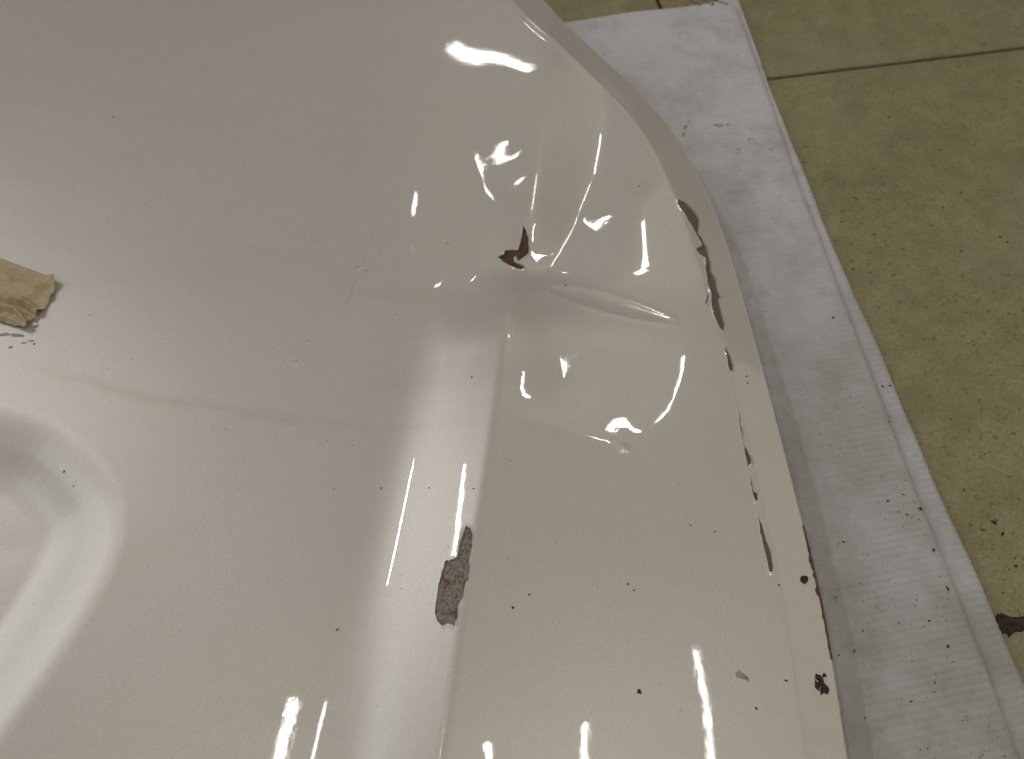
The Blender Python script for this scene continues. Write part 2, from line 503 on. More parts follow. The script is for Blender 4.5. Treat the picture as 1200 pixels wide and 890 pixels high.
def bowyer(P):
    """plain Delaunay triangulation of a few points"""
    c = P.mean(0); r = 50 * np.abs(P - c).max()
    Q = np.vstack([P, c + [[-r, -r], [r, -r], [0, r]]]); n = len(P)
    T = [(n, n + 1, n + 2)]
    def circ(t):
        a, b, c_ = Q[list(t)]
        d = 2 * ((a[0] - c_[0]) * (b[1] - c_[1]) - (b[0] - c_[0]) * (a[1] - c_[1]))
        A, B = (a - c_) @ (a + c_), (b - c_) @ (b + c_)
        u = np.array([(A * (b[1] - c_[1]) - B * (a[1] - c_[1])) / d, (B * (a[0] - c_[0]) - A * (b[0] - c_[0])) / d])
        return u, ((a - u) ** 2).sum()
    CCs = {T[0]: circ(T[0])}
    for i in range(n):
        bad = [t for t in T if ((Q[i] - CCs[t][0]) ** 2).sum() < CCs[t][1]]
        es = {}
        for t in bad:
            for e in ((t[0], t[1]), (t[1], t[2]), (t[2], t[0])):
                k = tuple(sorted(e)); es[k] = es.get(k, 0) + 1
        T = [t for t in T if t not in bad]
        for (a, b), q in es.items():
            if q == 1:
                t = (a, b, i); CCs[t] = circ(t); T.append(t)
    return [t for t in T if max(t) < n]

def fold_field():
    P = []
    for L in FOLDS:
        for (a, b) in zip(L[:-1], L[1:]):
            m = max(1, int(math.hypot(a[0] - b[0], a[1] - b[1]) / 16))
            for k in range(m):
                P.append(tuple(np.array(a) + (np.array(b) - np.array(a)) * k / m))
        P.append(L[-1])
    P += LOOSE
    seen = []; out_ = []
    for p in P:
        if all(math.hypot(p[0] - q[0], p[1] - q[1]) > 4 for q in seen):
            seen.append(p); out_.append(p)
    W2 = np.array([at2(a, b, 0.07) for a, b, _ in out_]) + 1e-6 * np.random.default_rng(1).normal(size=(len(out_), 2))
    D = np.array([d for _, _, d in out_]) * 0.001
    x0, y0 = W2.min(0) - 0.03; x1, y1 = W2.max(0) + 0.03
    st = 0.0008
    nx, ny = int((x1 - x0) / st) + 1, int((y1 - y0) / st) + 1
    gx, gy = np.meshgrid(x0 + st * np.arange(nx), y0 + st * np.arange(ny))
    Z = np.zeros(gx.shape)
    for t in bowyer(W2):
        (ax, ay), (bx, by), (cx, cy) = W2[list(t)]
        det = (by - cy) * (ax - cx) + (cx - bx) * (ay - cy)
        if abs(det) < 1e-10: continue
        l0 = ((by - cy) * (gx - cx) + (cx - bx) * (gy - cy)) / det
        l1 = ((cy - ay) * (gx - cx) + (ax - cx) * (gy - cy)) / det
        l2 = 1 - l0 - l1
        m = (l0 >= -1e-9) & (l1 >= -1e-9) & (l2 >= -1e-9)
        Z[m] = (l0 * D[t[0]] + l1 * D[t[1]] + l2 * D[t[2]])[m]
    def blur(A, sig):
        k = np.arange(-int(3 * sig / st) - 1, int(3 * sig / st) + 2) * st
        k = np.exp(-0.5 * (k / sig) ** 2); k /= k.sum()
        A = np.apply_along_axis(lambda v: np.convolve(v, k, 'same'), 0, A)
        return np.apply_along_axis(lambda v: np.convolve(v, k, 'same'), 1, A)
    # crisp next to the tear, softer further out
    ci = at2(655, 240, 0.07)
    w = np.exp(-(((gx - ci[0]) / 0.034) ** 2 + ((gy - ci[1]) / 0.09) ** 2))
    Z = w * blur(Z, 0.0022) + (1 - w) * blur(Z, 0.0052)
    return x0, y0, st, Z
FX0, FY0, FST, FZ = fold_field()
def fold(x, y):
    """bicubic lookup"""
    u = (x - FX0) / FST; v = (y - FY0) / FST
    ny, nx = FZ.shape
    ok = (u > 2) & (u < nx - 3) & (v > 2) & (v < ny - 3)
    r = np.zeros(np.shape(x))
    if not ok.any(): return r
    u, v = u[ok], v[ok]
    i, j = np.floor(u).astype(int), np.floor(v).astype(int); a, b = u - i, v - j
    def wts(t): return [((-0.5 * t + 1) * t - 0.5) * t, (1.5 * t - 2.5) * t * t + 1, ((-1.5 * t + 2) * t + 0.5) * t, (0.5 * t - 0.5) * t * t]
    wu, wv2 = wts(a), wts(b)
    acc = 0
    for q in range(4):
        row = 0
        for p in range(4):
            row = row + wu[p] * FZ[j - 1 + q, i - 1 + p]
        acc = acc + wv2[q] * row
    r[ok] = acc
    return r

def F(x, y):
    x = np.asarray(x, float); y = np.asarray(y, float)
    z = ZC - 0.009 - np.where(x > -0.1, 1 / 14.0, -1 / 8.0) * (x + 0.10) ** 2 - ((y - 0.16) ** 2) / 14.0
    d, s, _ = poly_dist(x, y, CREST)
    dc = d * s
    amp = 0.12 + 0.88 * sm(Y_IMP + 0.01, Y_IMP - 0.06, y)
    z = z + np.interp(dc, tt, PL) * amp + np.interp(dc, tt, PR)
    # turned-down hem strip along the outline
    de, _, _ = poly_dist(x, y, EDGE_FULL)
    far = sm(Y_IMP - 0.12, Y_IMP + 0.16, y)
    wid = 0.0235 + 0.006 * far
    q = np.clip(wid - de, 0, None)
    k = 0.11 + 0.24 * far
    z = z - k * (np.sqrt(q * q + 0.002 ** 2) - 0.002)
    z = z + (0.0006 * far ** 4) * np.exp(-((de - wid - 0.001) / 0.0034) ** 2)
    # recess on the left
    m = x < REC[:, 0].max() + 0.01
    if m.any():
        dr, _, _ = poly_dist(x[m], y[m], REC)
        sd = np.where(inside(x[m], y[m], REC), dr, -dr)
        z[m] -= REC_D * sm(-0.006, 0.044, sd) + 0.03 * np.clip(sd - 0.018, 0, 0.05)
    for L, a, w, rd, fi, fo in CREASES:
        wl, wr = w if isinstance(w, tuple) else (w, w)
        r = 6 * wr
        m = (x > L[:, 0].min() - r) & (x < L[:, 0].max() + r) & (y > L[:, 1].min() - r) & (y < L[:, 1].max() + r)
        if not m.any(): continue
        dd, sg, p = poly_dist(x[m], y[m], L)
        ww = np.where(sg < 0, wl, wr); fall = np.exp(-(dd / (2.0 * ww)) ** 2)
        tap = sm(0, fi, p) * sm(1, 1 - fo, p)
        z[m] += a * tap * fall * np.exp(-(np.sqrt(dd * dd + rd * rd) - rd) / ww)
    for c, dep, sx, sy, r in DENTS:
        ex, ey = x - c[0], y - c[1]
        a = (ex * math.cos(r) + ey * math.sin(r)) / sx
        b = (-ex * math.sin(r) + ey * math.cos(r)) / sy
        z = z + dep * np.exp(-(a * a + b * b))
    z = z + fold(x, y)
    # slight waviness of pressed sheet
    z = z + 0.00018 * np.sin(38 * x + 3 * np.sin(9 * y)) * np.sin(31 * y + 1.0)
    return z

for _ in range(8):                                       # settle the outline on the surface it bounds
    pe = np.array([at2(a, b, z) for (a, b), z in zip(EDGE_PX, EDGE_Z)])
    EDGE_Z = 0.4 * EDGE_Z + 0.6 * F(pe[:, 0], pe[:, 1])
    make_edge()

def normals(x, y, h=0.0005):
    gx = (F(x + h, y) - F(x - h, y)) / (2 * h)
    gy = (F(x, y + h) - F(x, y - h)) / (2 * h)
    n = np.stack([-gx, -gy, np.ones_like(gx)], -1)
    return n / np.linalg.norm(n, axis=-1, keepdims=True)

def on_panel(pxs):
    """drop photo pixels onto the panel surface"""
    P = np.asarray(pxs, float)
    a = (P[:, 0] - 600) / 1000; b = -(P[:, 1] - 445) / 1000
    dx, dy, dz = a, CP + b * SP, -SP + b * CP
    z = np.full(len(P), 0.075)
    for _ in range(12):
        t = (z - H) / dz
        z = 0.5 * z + 0.5 * F(dx * t, dy * t)
    t = (z - H) / dz
    return np.stack([dx * t, dy * t, z], -1)

# G2>>
# grid: u from the left boundary to the outline, v from near to far
earc = np.concatenate([[0], np.cumsum(np.linalg.norm(np.diff(EDGE, axis=0), axis=1))]); earc /= earc[-1]
NV, NU = 560, 620
def edge_pt(v): return np.stack([np.interp(v, earc, EDGE[:, 0]), np.interp(v, earc, EDGE[:, 1])], -1)
LEFT0, LEFT1 = np.array([-0.62, EDGE[0][1]]), FAR_L + np.array([0.13, 0])
LEFT1[1] = E_END[1] + (FAR_L[1] - E_END[1]) * (LEFT1[0] - E_END[0]) / (FAR_L[0] - E_END[0])
def XY(u, v):
    """u,v in 0..1 -> plan position"""
    e = edge_pt(v)
    vy = np.clip(v, 0, 1)
    l = LEFT0 + (LEFT1 - LEFT0) * vy[..., None]
    w = 1 - (1 - u) ** 1.0
    return l + (e - l) * w[..., None]
gu = np.linspace(0, 1, NU); gv = np.linspace(0, 1, NV)
UU, VV = np.meshgrid(gu, gv)                              # [row v][col u]
GXY = XY(UU.ravel(), VV.ravel())

def to_uv(pts):
    """plan position -> u,v (Newton)"""
    pts = np.asarray(pts, float)
    k = [int(np.argmin(((GXY - p) ** 2).sum(1))) for p in pts]
    u, v = UU.ravel()[k].copy(), VV.ravel()[k].copy()
    for _ in range(15):
        p = XY(u, v); e = 1e-5
        ju = (XY(u + e, v) - p) / e; jv = (XY(u, v + e) - p) / e
        r = pts - p
        det = ju[:, 0] * jv[:, 1] - ju[:, 1] * jv[:, 0]
        u = u + np.clip((r[:, 0] * jv[:, 1] - r[:, 1] * jv[:, 0]) / det, -0.01, 0.01)
        v = v + np.clip((ju[:, 0] * r[:, 1] - ju[:, 1] * r[:, 0]) / det, -0.01, 0.01)
    return u, v

CHIPS = [
    ('rust', 'dark rusty star-shaped chip where the ridge is pushed in', [(582.6, 301.7), (590.3, 297.7), (592.4, 292.8), (600.8, 292.8), (607, 293), (610, 283), (613.4, 264), (616.6, 269.6), (619.3, 279.4), (620.2, 291.8), (619.3, 297.4), (615.6, 301), (609.4, 305.4), (606, 306), (604.7, 304.2), (606.3, 303.8), (603.9, 300.5), (601.8, 302.9), (602.6, 306.9), (608.8, 310.3), (613.2, 312.2), (616.2, 315.5), (609.4, 315.9), (600.8, 313.4), (592.1, 309.1)]),
    ('primer', 'long speckled grey-brown chip with rust spot on the ridge', [(545.8, 615.5), (550.8, 618.5), (554.2, 627.8), (553.9, 638.8), (551.7, 648.9), (550, 655.6), (550.8, 664.9), (549.1, 679.3), (545.4, 684.3), (543.2, 699.5), (537.3, 711.3), (536.5, 724.8), (532.3, 734.4), (528, 732.4), (523.8, 731.5), (518.8, 734.4), (512.9, 729.8), (509, 718), (511.2, 701.2), (513.7, 684.3), (517.9, 669.1), (521.3, 657.3), (528, 655.6), (534.8, 653.1), (539.9, 633.7)]),
    ('seam', 'longest dark crack running along the hem', [(793.7, 233.9), (800.8, 235.9), (810.6, 244.3), (819, 256.4), (819, 267.6), (818.2, 273.3), (823.3, 280.3), (827.5, 290.1), (830.8, 300), (831.7, 305.6), (832.5, 316.8), (838.2, 328.1), (841.5, 342.1), (844.9, 350), (842.1, 351.1), (845.7, 367.4), (849.4, 381.5), (847.7, 388.5), (844.3, 385.7), (837.3, 373.1), (833.7, 359), (833.1, 344.9), (828.9, 330.9), (826.9, 314), (826.1, 302.8), (820.4, 299.4), (816.2, 294.3), (816.2, 290.1), (820.4, 289.6), (822.4, 287.3), (817.6, 277.5), (812, 267.6), (805, 256.4), (795.1, 240.9)]),
    ('seam', 'hair-thin sliver beside the longest crack', [(826.0, 356.8), (828.6, 347.0), (830.6, 344.0), (829.6, 351.5), (827.6, 357.4)]),
    ('seam', 'short crack below the longest one', [(850, 402.6), (851.0, 410), (855.6, 418), (858.4, 426.5), (859, 435), (855.6, 435.5), (852.8, 427.9), (851.2, 418), (849.5, 409.6)]),
    ('seam', None, [(865.0, 474), (867.8, 496), (872.8, 524.0), (876.5, 528.5), (880.2, 536.9), (879.9, 543.9), (876.5, 547.3), (874.3, 538.3), (871.6, 525), (866.4, 497)]),
    ('seam', None, [(877.6, 555), (880.6, 566), (883.4, 576.0), (887.8, 579), (888.3, 586.6), (885, 588.9), (883, 583.3), (881.6, 576), (879.2, 566)]),
    ('seam', 'lowest crack at the hem', [(886.0, 598.7), (890.4, 609.6), (893.4, 615.6), (897.6, 631), (904, 649.3), (906, 662), (905.2, 671), (901.2, 669.8), (897.6, 653.5), (891.1, 625.4), (888.8, 610)]),
]
panel = link(bpy.data.objects.new('car_body_panel', None))
panel.location = (0, 0, 0)
tag(panel, 'dented glossy white car body panel with chipped paint lying on the ribbed mat', 'car panel')

# skin
Xs, Ys = GXY[:, 0], GXY[:, 1]
Zs = F(Xs, Ys); Ns = normals(Xs, Ys)
verts = [tuple(p) for p in np.stack([Xs, Ys, Zs], -1)]
norms = [tuple(n) for n in Ns]
dead = set()
faces = []
extra = []
lips = []
PAINT_T = 0.0010
prep = []
for kind, lab, poly in CHIPS:
    W3 = on_panel(poly)
    cu, cv = to_uv(W3[:, :2])
    gi, gj = cu * (NU - 1), cv * (NV - 1)
    PU = []
    n = len(gi)
    for a in range(n):                                    # refine the outline a little so that the break reads ragged
        b = (a + 1) % n
        PU.append((gi[a], gj[a]))
        L = math.hypot(gi[b] - gi[a], gj[b] - gj[a])
        m = int(L / 0.8)
        for k in range(1, m + 1):
            t = k / (m + 1)
            jit = 0.07 * RNG.normal()
            PU.append((gi[a] + (gi[b] - gi[a]) * t - (gj[b] - gj[a]) / L * jit, gj[a] + (gj[b] - gj[a]) * t + (gi[b] - gi[a]) / L * jit))
    box = [int(math.floor(gi.min())) - 1, int(math.ceil(gi.max())) + 1, int(math.floor(gj.min())) - 1, int(math.ceil(gj.max())) + 1]
    prep.append((box, [(kind, lab, np.array(PU))]))
merged = True
while merged:                                             # neighbouring chips are cut out together
    merged = False
    for a in range(len(prep)):
        for b in range(a + 1, len(prep)):
            A, B = prep[a][0], prep[b][0]
            if A[0] <= B[1] and B[0] <= A[1] and A[2] <= B[3] and B[2] <= A[3]:
                prep[a] = ([min(A[0], B[0]), max(A[1], B[1]), min(A[2], B[2]), max(A[3], B[3])], prep[a][1] + prep[b][1])
                del prep[b]; merged = True
                break
        if merged: break
for (i0, i1, j0, j1), polys in prep:
    i1 = min(i1, NU - 1)
    for j in range(j0, j1):
        for i in range(i0, i1):
            dead.add(j * NU + i)
    pts, edges = [], []
    for _, _, PU in polys:
        q0 = len(pts); pts += [Vector(p) for p in PU]
        edges += [(q0 + k, q0 + (k + 1) % len(PU)) for k in range(len(PU))]
    lat = {}
    for j in range(j0, j1 + 1):
        for i in range(i0, i1 + 1):
            lat[(i, j)] = len(pts); pts.append(Vector((i, j)))
    bl = [lat[(i, j0)] for i in range(i0, i1)] + [lat[(i1, j)] for j in range(j0, j1)] + [lat[(i, j1)] for i in range(i1, i0, -1)] + [lat[(i0, j)] for j in range(j1, j0, -1)]
    edges += [(bl[k], bl[(k + 1) % len(bl)]) for k in range(len(bl))]
    ov, oe, of, ovo, oeo, ofo = delaunay_2d_cdt(pts, edges, [], 0, 1e-6)
    gp = np.array([(p[0], p[1]) for p in ov])
    xy = XY(gp[:, 0] / (NU - 1), gp[:, 1] / (NV - 1))
    zz = F(xy[:, 0], xy[:, 1]); nn = normals(xy[:, 0], xy[:, 1])
    vid = {}
    def skin_id(k):
        if k in vid: return vid[k]
        i, j = gp[k]
        ri, rj = round(i), round(j)
        if abs(i - ri) < 1e-5 and abs(j - rj) < 1e-5 and (ri in (i0, i1) or rj in (j0, j1)):
            r = rj * NU + ri
        else:
            r = len(verts); verts.append((xy[k][0], xy[k][1], zz[k])); norms.append(tuple(nn[k]))
        vid[k] = r
        return r
    FA = np.array([f for f in of])
    CC = gp[FA].mean(1)
    own = np.full(len(FA), -1)
    for q, (_, _, PU) in enumerate(polys):
        own[inside(CC[:, 0], CC[:, 1], PU)] = q
    inn = [[] for _ in polys]
    for q, f in zip(own, of):
        p0, p1, p2 = gp[f[0]], gp[f[1]], gp[f[2]]
        ar = (p1[0] - p0[0]) * (p2[1] - p0[1]) - (p1[1] - p0[1]) * (p2[0] - p0[0])
        f = list(f) if ar > 0 else list(f)[::-1]
        if q >= 0: inn[q].append(f)
        else: faces.append(tuple(skin_id(k) for k in f))
    for q, (kind, lab, _) in enumerate(polys):
        # floor of the chip, one paint thickness down, and the broken paint edge
        used = sorted({k for f in inn[q] for k in f}); mp = {k: w for w, k in enumerate(used)}
        sub_v = [np.array([xy[k][0], xy[k][1], zz[k]]) - nn[k] * PAINT_T for k in used]
        sub_f = [tuple(mp[k] for k in f) for f in inn[q]]
        cnt = {}
        for f in inn[q]:
            for a in range(3):
                cnt[(f[a], f[(a + 1) % 3])] = 1
        extra.append((kind, lab, sub_v, sub_f))
        PUq = polys[q][2]; nP = len(PUq); nx_ = np.roll(PUq, -1, 0) - np.roll(PUq, 1, 0)
        ar = 0.5 * np.sum(PUq[:, 0] * np.roll(PUq[:, 1], -1) - np.roll(PUq[:, 0], -1) * PUq[:, 1])
        o_n = np.stack([nx_[:, 1], -nx_[:, 0]], -1) * (1 if ar > 0 else -1); o_n /= np.linalg.norm(o_n, axis=1, keepdims=True) + 1e-9
        hl = np.abs(np.convolve(RNG.normal(size=nP + 4), np.ones(5) / 5, 'valid')) * 0.0006
        rings = []
        for off, hk in ((-0.10, 1.0), (0.25, 0.75), (1.0, 0.0)):
            pr = PUq + o_n * off
            lx = XY(np.clip(pr[:, 0] / (NU - 1), 0, 1), np.clip(pr[:, 1] / (NV - 1), 0, 1))
            lz = F(lx[:, 0], lx[:, 1]); ln = normals(lx[:, 0], lx[:, 1])
            rings.append(np.column_stack([lx, lz]) + ln * (hl * hk + 0.00004 * (hk - 0.5))[:, None])
        lips.append((np.vstack(rings), [(k_ * nP + a, (k_ + 1) * nP + a, (k_ + 1) * nP + (a + 1) % nP, k_ * nP + (a + 1) % nP) for k_ in range(2) for a in range(nP)]))
        for a, b in [e for e in cnt if (e[1], e[0]) not in cnt]:
            dirv = np.array(xy[b]) - np.array(xy[a]); L = np.linalg.norm(dirv) + 1e-12
            nh = (-dirv[1] / L, dirv[0] / L, 0.2)
            ids = []
            for k, dn in ((a, 0), (b, 0), (b, PAINT_T * 1.05), (a, PAINT_T * 1.05)):
                p = np.array([xy[k][0], xy[k][1], zz[k]]) - nn[k] * dn
                ids.append(len(verts)); verts.append(tuple(p)); norms.append(nh)
            faces.append(tuple(ids))
for j in range(NV - 1):
    for i in range(NU - 1):
        q = j * NU + i
        if q not in dead:
            faces.append((q, q + 1, q + NU + 1, q + NU))
# rolled hem: outline column, then over the edge and back underneath
border = [j * NU + NU - 1 for j in range(NV)] + [(NV - 1) * NU + i for i in range(NU - 2, -1, -1)]
bp = np.array([verts[k] for k in border])
tg = np.gradient(bp[:, :2], axis=0); tg /= np.linalg.norm(tg, axis=1, keepdims=True) + 1e-12
out = np.stack([tg[:, 1], -tg[:, 0]], -1)
for _ in range(20):
    out[1:-1] = (out[:-2] + out[1:-1] + out[2:]) / 3
out /= np.linalg.norm(out, axis=1, keepdims=True)
prev = border
chipn = 0.00025 * RNG.normal(size=len(border))
for k, (o_, dz, nz) in enumerate(((0.0006, -0.0004, 0.75), (0.0010, -0.0012, 0.1), (0.0009, -0.0030, -0.1), (0.0003, -0.0040, -0.8), (-0.018, -0.0042, -1.0))):
    cur = []
    for q in range(len(border)):
        oo = o_ + (chipn[q] if 0 < k < 4 else 0)
        verts.append((bp[q, 0] + out[q, 0] * oo, bp[q, 1] + out[q, 1] * oo, bp[q, 2] + dz))
        s_ = math.sqrt(max(0, 1 - nz * nz)); norms.append((out[q, 0] * s_, out[q, 1] * s_, nz)); cur.append(len(verts) - 1)
    for q in range(len(border) - 1):
        faces.append((prev[q], cur[q], cur[q + 1], prev[q + 1]))
    prev = cur
skin = mesh_obj('outer_skin', verts, faces, M_PAINT, panel)
skin.data.normals_split_custom_set_from_vertices(norms)
for kind, lab, v_, f_ in extra:
    tag(mesh_obj('paint_chip', v_, f_, M_CHIP[kind], panel), lab)
for v_, f_ in lips:
    mesh_obj('lifted_paint', v_, f_, M_PAINT, panel)

# inner stiffening frame under the skin; it is what stands on the mat
fr_v, fr_f = [], []
fo = EDGE[2:-8:3]
def inset(P, d):
    t = np.gradient(P, axis=0); t /= np.linalg.norm(t, axis=1, keepdims=True)
    return P + np.stack([-t[:, 1], t[:, 0]], -1) * d
for d, low in ((0.055, 1), (0.058, 0), (0.10, 0), (0.103, 1)):
    R_ = inset(fo, d)
    zt = F(R_[:, 0], R_[:, 1]) - 0.004
    zb = np.full(len(R_), ZM + 0.0014)
    for q in range(len(R_)):
        fr_v.append((R_[q, 0], R_[q, 1], zt[q] if low else zb[q]))
nn_ = len(fo)
for k in range(3):
    for q in range(nn_ - 1):
        fr_f.append((k * nn_ + q, k * nn_ + q + 1, (k + 1) * nn_ + q + 1, (k + 1) * nn_ + q))
mesh_obj('inner_frame', fr_v, fr_f, M_STEEL, panel, smooth=False)

# ------------------------------------------------------------------ rusted stretch of the hem edge
rv, rf = [], []
sel = [q for q in range(len(border)) if bp[q, 1] < at2(940, 615, 0.045)[1] and bp[q, 1] > at2(978, 775, 0.045)[1] and bp[q, 0] > 0.05]
for n_, q in enumerate(sel):
    t = n_ / max(1, len(sel) - 1)
    env = math.sin(math.pi * t) ** 0.6
    inn_w = max(0.0001, (0.0001 + 0.0009 * max(0, RNG.normal())) * env)
    dpt = 0.0008 + 0.0022 * env * RNG.random()
    p = bp[q]; o2 = out[q]
    ip = p[:2] - o2 * inn_w
    zi = float(F(np.array([ip[0]]), np.array([ip[1]]))[0])
    rv += [(ip[0], ip[1], zi + 0.00006), (p[0] + o2[0] * 0.0007, p[1] + o2[1] * 0.0007, p[2] - 0.0001), (p[0] + o2[0] * 0.0015, p[1] + o2[1] * 0.0015, p[2] - 0.0010), (p[0] + o2[0] * 0.0014, p[1] + o2[1] * 0.0014, p[2] - 0.001 - dpt)]
for n_ in range(len(sel) - 1):
    for k in range(3):
        rf.append((n_ * 4 + k, n_ * 4 + k + 1, n_ * 4 + k + 5, n_ * 4 + k + 4))
tag(mesh_obj('rusty_edge', rv, rf, M_RUST, panel, smooth=False), 'brown rusty flaking stretch of the hem edge')

# ------------------------------------------------------------------ strip of masking tape, crumpled
def mat_tape():
    N = NT('tan_paper_tape'); v = N.coord()
    a, b = N.noise(v, 70.0, 4, 0.65), N.noise(v, 300.0, 3, 0.6)
    col = N.ramp(a, [(0.3, (0.44, 0.345, 0.20)), (0.55, (0.56, 0.46, 0.285)), (0.75, (0.66, 0.57, 0.40))])
    col = N.mix(0.25, col, N.ramp(b, [(0.3, (0.40, 0.31, 0.18)), (0.7, (0.75, 0.66, 0.48))]))
    N.l(col, N.b.inputs['Base Color']); N.b.inputs['Roughness'].default_value = 0.7
    N.b.inputs['Specular IOR Level'].default_value = 0.25
    N.bump(a, 0.15, 0.001); return N.m
NTV, NTU = 64, 96
tape_r = np.array([(30, 316.5), (43, 321), (56, 325), (68, 329), (67, 337), (64, 346), (58, 356), (53.5, 364), (47, 369), (40, 376), (36.5, 378), (35.5, 384), (32, 388)])
tape_l = np.array([(-110, 262 + 0.5), (-110, 345)])
rr = catmull(tape_r[3:], 6)
ra = np.concatenate([[0], np.cumsum(np.linalg.norm(np.diff(rr, axis=0), axis=1))]); ra /= ra[-1]
tp = []
for iv in range(NTV):
    tv_ = iv / (NTV - 1)
    e = np.array([np.interp(tv_, ra, rr[:, 0]), np.interp(tv_, ra, rr[:, 1])])
    e = e + np.array([RNG.normal() * 0.12, 0])
    l = tape_l[0] + (tape_l[1] - tape_l[0]) * tv_
    for iu in range(NTU):
        tp.append(l + (e - l) * (iu / (NTU - 1)))
TP = on_panel(tp); TN = normals(TP[:, 0], TP[:, 1])
tu = np.tile(np.linspace(0, 1, NTU), NTV); tvv = np.repeat(np.linspace(0, 1, NTV), NTU)
def ridge(t, c, w): return np.maximum(0, 1 - np.abs(t - c) / w)
wv_ = tvv + 0.035 * np.sin(tu * 9 + 1) + 0.018 * np.sin(tu * 23)
hh = 0.0006 + 0.0030 * ridge(wv_, 0.60, 0.085) * (0.55 + 0.45 * np.sin(tu * 14 + 2)) - 0.0012 * ridge(wv_, 0.70, 0.05)
hh += 0.0026 * ridge(wv_ + 0.05 * np.sin(tu * 17), 0.83, 0.07) + 0.0016 * ridge(wv_, 0.96, 0.06)
hh += 0.0011 * ridge(wv_ - 0.25 * (tu - 0.8), 0.22, 0.10) + 0.0007 * np.abs(np.sin(tu * 41 + 7 * tvv)) * sm(0.3, 0.7, tvv)
hh += 0.0014 * ridge(tu + 0.25 * tvv, 0.97, 0.05) * (tvv < 0.55) + 0.0022 * sm(0.96, 1.0, tu) * sm(0.25, 0.0, tvv)
hh = np.maximum(hh * 1.9, 0.00015)
tpos = TP + TN * hh[:, None]
tpv = [tuple(p) for p in tpos] + [tuple(p - n * 0.0001) for p, n in zip(tpos, TN)]
tpf = []
nq = NTU * NTV
for iv in range(NTV - 1):
    for iu in range(NTU - 1):
        a = iv * NTU + iu
        tpf.append((a, a + NTU, a + NTU + 1, a + 1)); tpf.append((nq + a, nq + a + 1, nq + a + NTU + 1, nq + a + NTU))
rim_ = [iu for iu in range(NTU)] + [iv * NTU + NTU - 1 for iv in range(1, NTV)] + [(NTV - 1) * NTU + iu for iu in range(NTU - 2, -1, -1)] + [iv * NTU for iv in range(NTV - 2, 0, -1)]
for k in range(len(rim_)):
    a, b = rim_[k], rim_[(k + 1) % len(rim_)]
    tpf.append((a, b, nq + b, nq + a))
tag(mesh_obj('masking_tape', tpv, tpf, mat_tape(), None, smooth=True), 'crumpled piece of tan paper tape stuck to the white panel', 'tape')

# ------------------------------------------------------------------ dirt
def blob(cx, cy, cz, nrm, rx, ry, h, rot, seed, V_, F_):
    """low ragged crumb lying on a surface"""
    g = np.random.default_rng(seed)
    n = Vector(nrm).normalized(); t = Vector((math.cos(rot), math.sin(rot), 0)); t = (t - n * t.dot(n)).normalized(); b = n.cross(t)
    o = len(V_); K = 9
    c = Vector((cx, cy, cz))
    jit = 1 + 0.28 * g.normal(size=K)
    for rf_, hf_ in ((1.0, -0.05), (0.72, 0.7)):
        for k in range(K):
            a = 2 * math.pi * k / K
            V_.append(tuple(c + t * (rx * rf_ * jit[k] * math.cos(a)) + b * (ry * rf_ * jit[k] * math.sin(a)) + n * (h * hf_ * (1 + 0.2 * g.normal()))))
    V_.append(tuple(c + n * h))
    for k in range(K):
        k2 = (k + 1) % K
        F_.append((o + k, o + k2, o + K + k2, o + K + k)); F_.append((o + K + k, o + K + k2, o + 2 * K))

def grit(name, label, spots, mat):
    V_, F_ = [], []
    for i, (p, n, rx, ry, rot) in enumerate(spots):
        blob(p[0], p[1], p[2], n, rx, ry, 0.45 * min(rx, ry), rot, i + 11, V_, F_)
    return tag(mesh_obj(name, V_, F_, mat, None, smooth=False), label, 'grit', kind='stuff')

PX = 0.00043
pan = [(133, 137, 2.4), (525, 285, 2.2), (447, 572, 1.8), (395, 738, 2.6), (601, 712, 3.4), (750, 811, 4.0), (886, 830, 3.0), (921, 798, 2.6), (838, 623, 2.2), (736, 685, 2.4), (743, 692, 2.4), (620, 697, 2.2), (809, 616, 1.8), (663, 335, 2.6), (553, 442, 2.2), (875, 441, 2.6), (876, 449, 2.0), (391, 573, 1.7), (503, 572, 1.8), (555, 573, 1.6), (913, 686, 2.0), (749, 218, 2.4), (297, 233, 1.3), (172, 240, 1.2), (360, 400, 1.5), (347, 423, 1.6), (464, 369, 1.4), (75, 553, 2.2), (86, 570, 1.6), (184, 474, 1.2), (700, 690, 1.2), (660, 780, 1.0), (934, 468, 1.6), (898, 445, 1.4), (470, 690, 1.3)]
g = np.random.default_rng(3)
for _ in range(45):
    pan.append((g.uniform(0, 960), g.uniform(0, 890), g.uniform(0.5, 1.0)))
pan = [p for p in pan if p[0] < np.interp(p[1], [0, 66, 162, 236, 315, 400, 478, 556, 636, 710, 800, 890], [600, 670, 770, 815, 845, 872, 895, 916, 938, 955, 972, 985])]
PW = on_panel([(a, b) for a, b, _ in pan]); PN = normals(PW[:, 0], PW[:, 1])
grit('panel_grit', 'scattered dark specks of grit on the white paint', [(PW[i], PN[i], pan[i][2] * PX * g.uniform(0.5, 0.8), pan[i][2] * PX * g.uniform(0.4, 0.7), g.uniform(0, 6)) for i in range(len(pan))], M_DIRT)

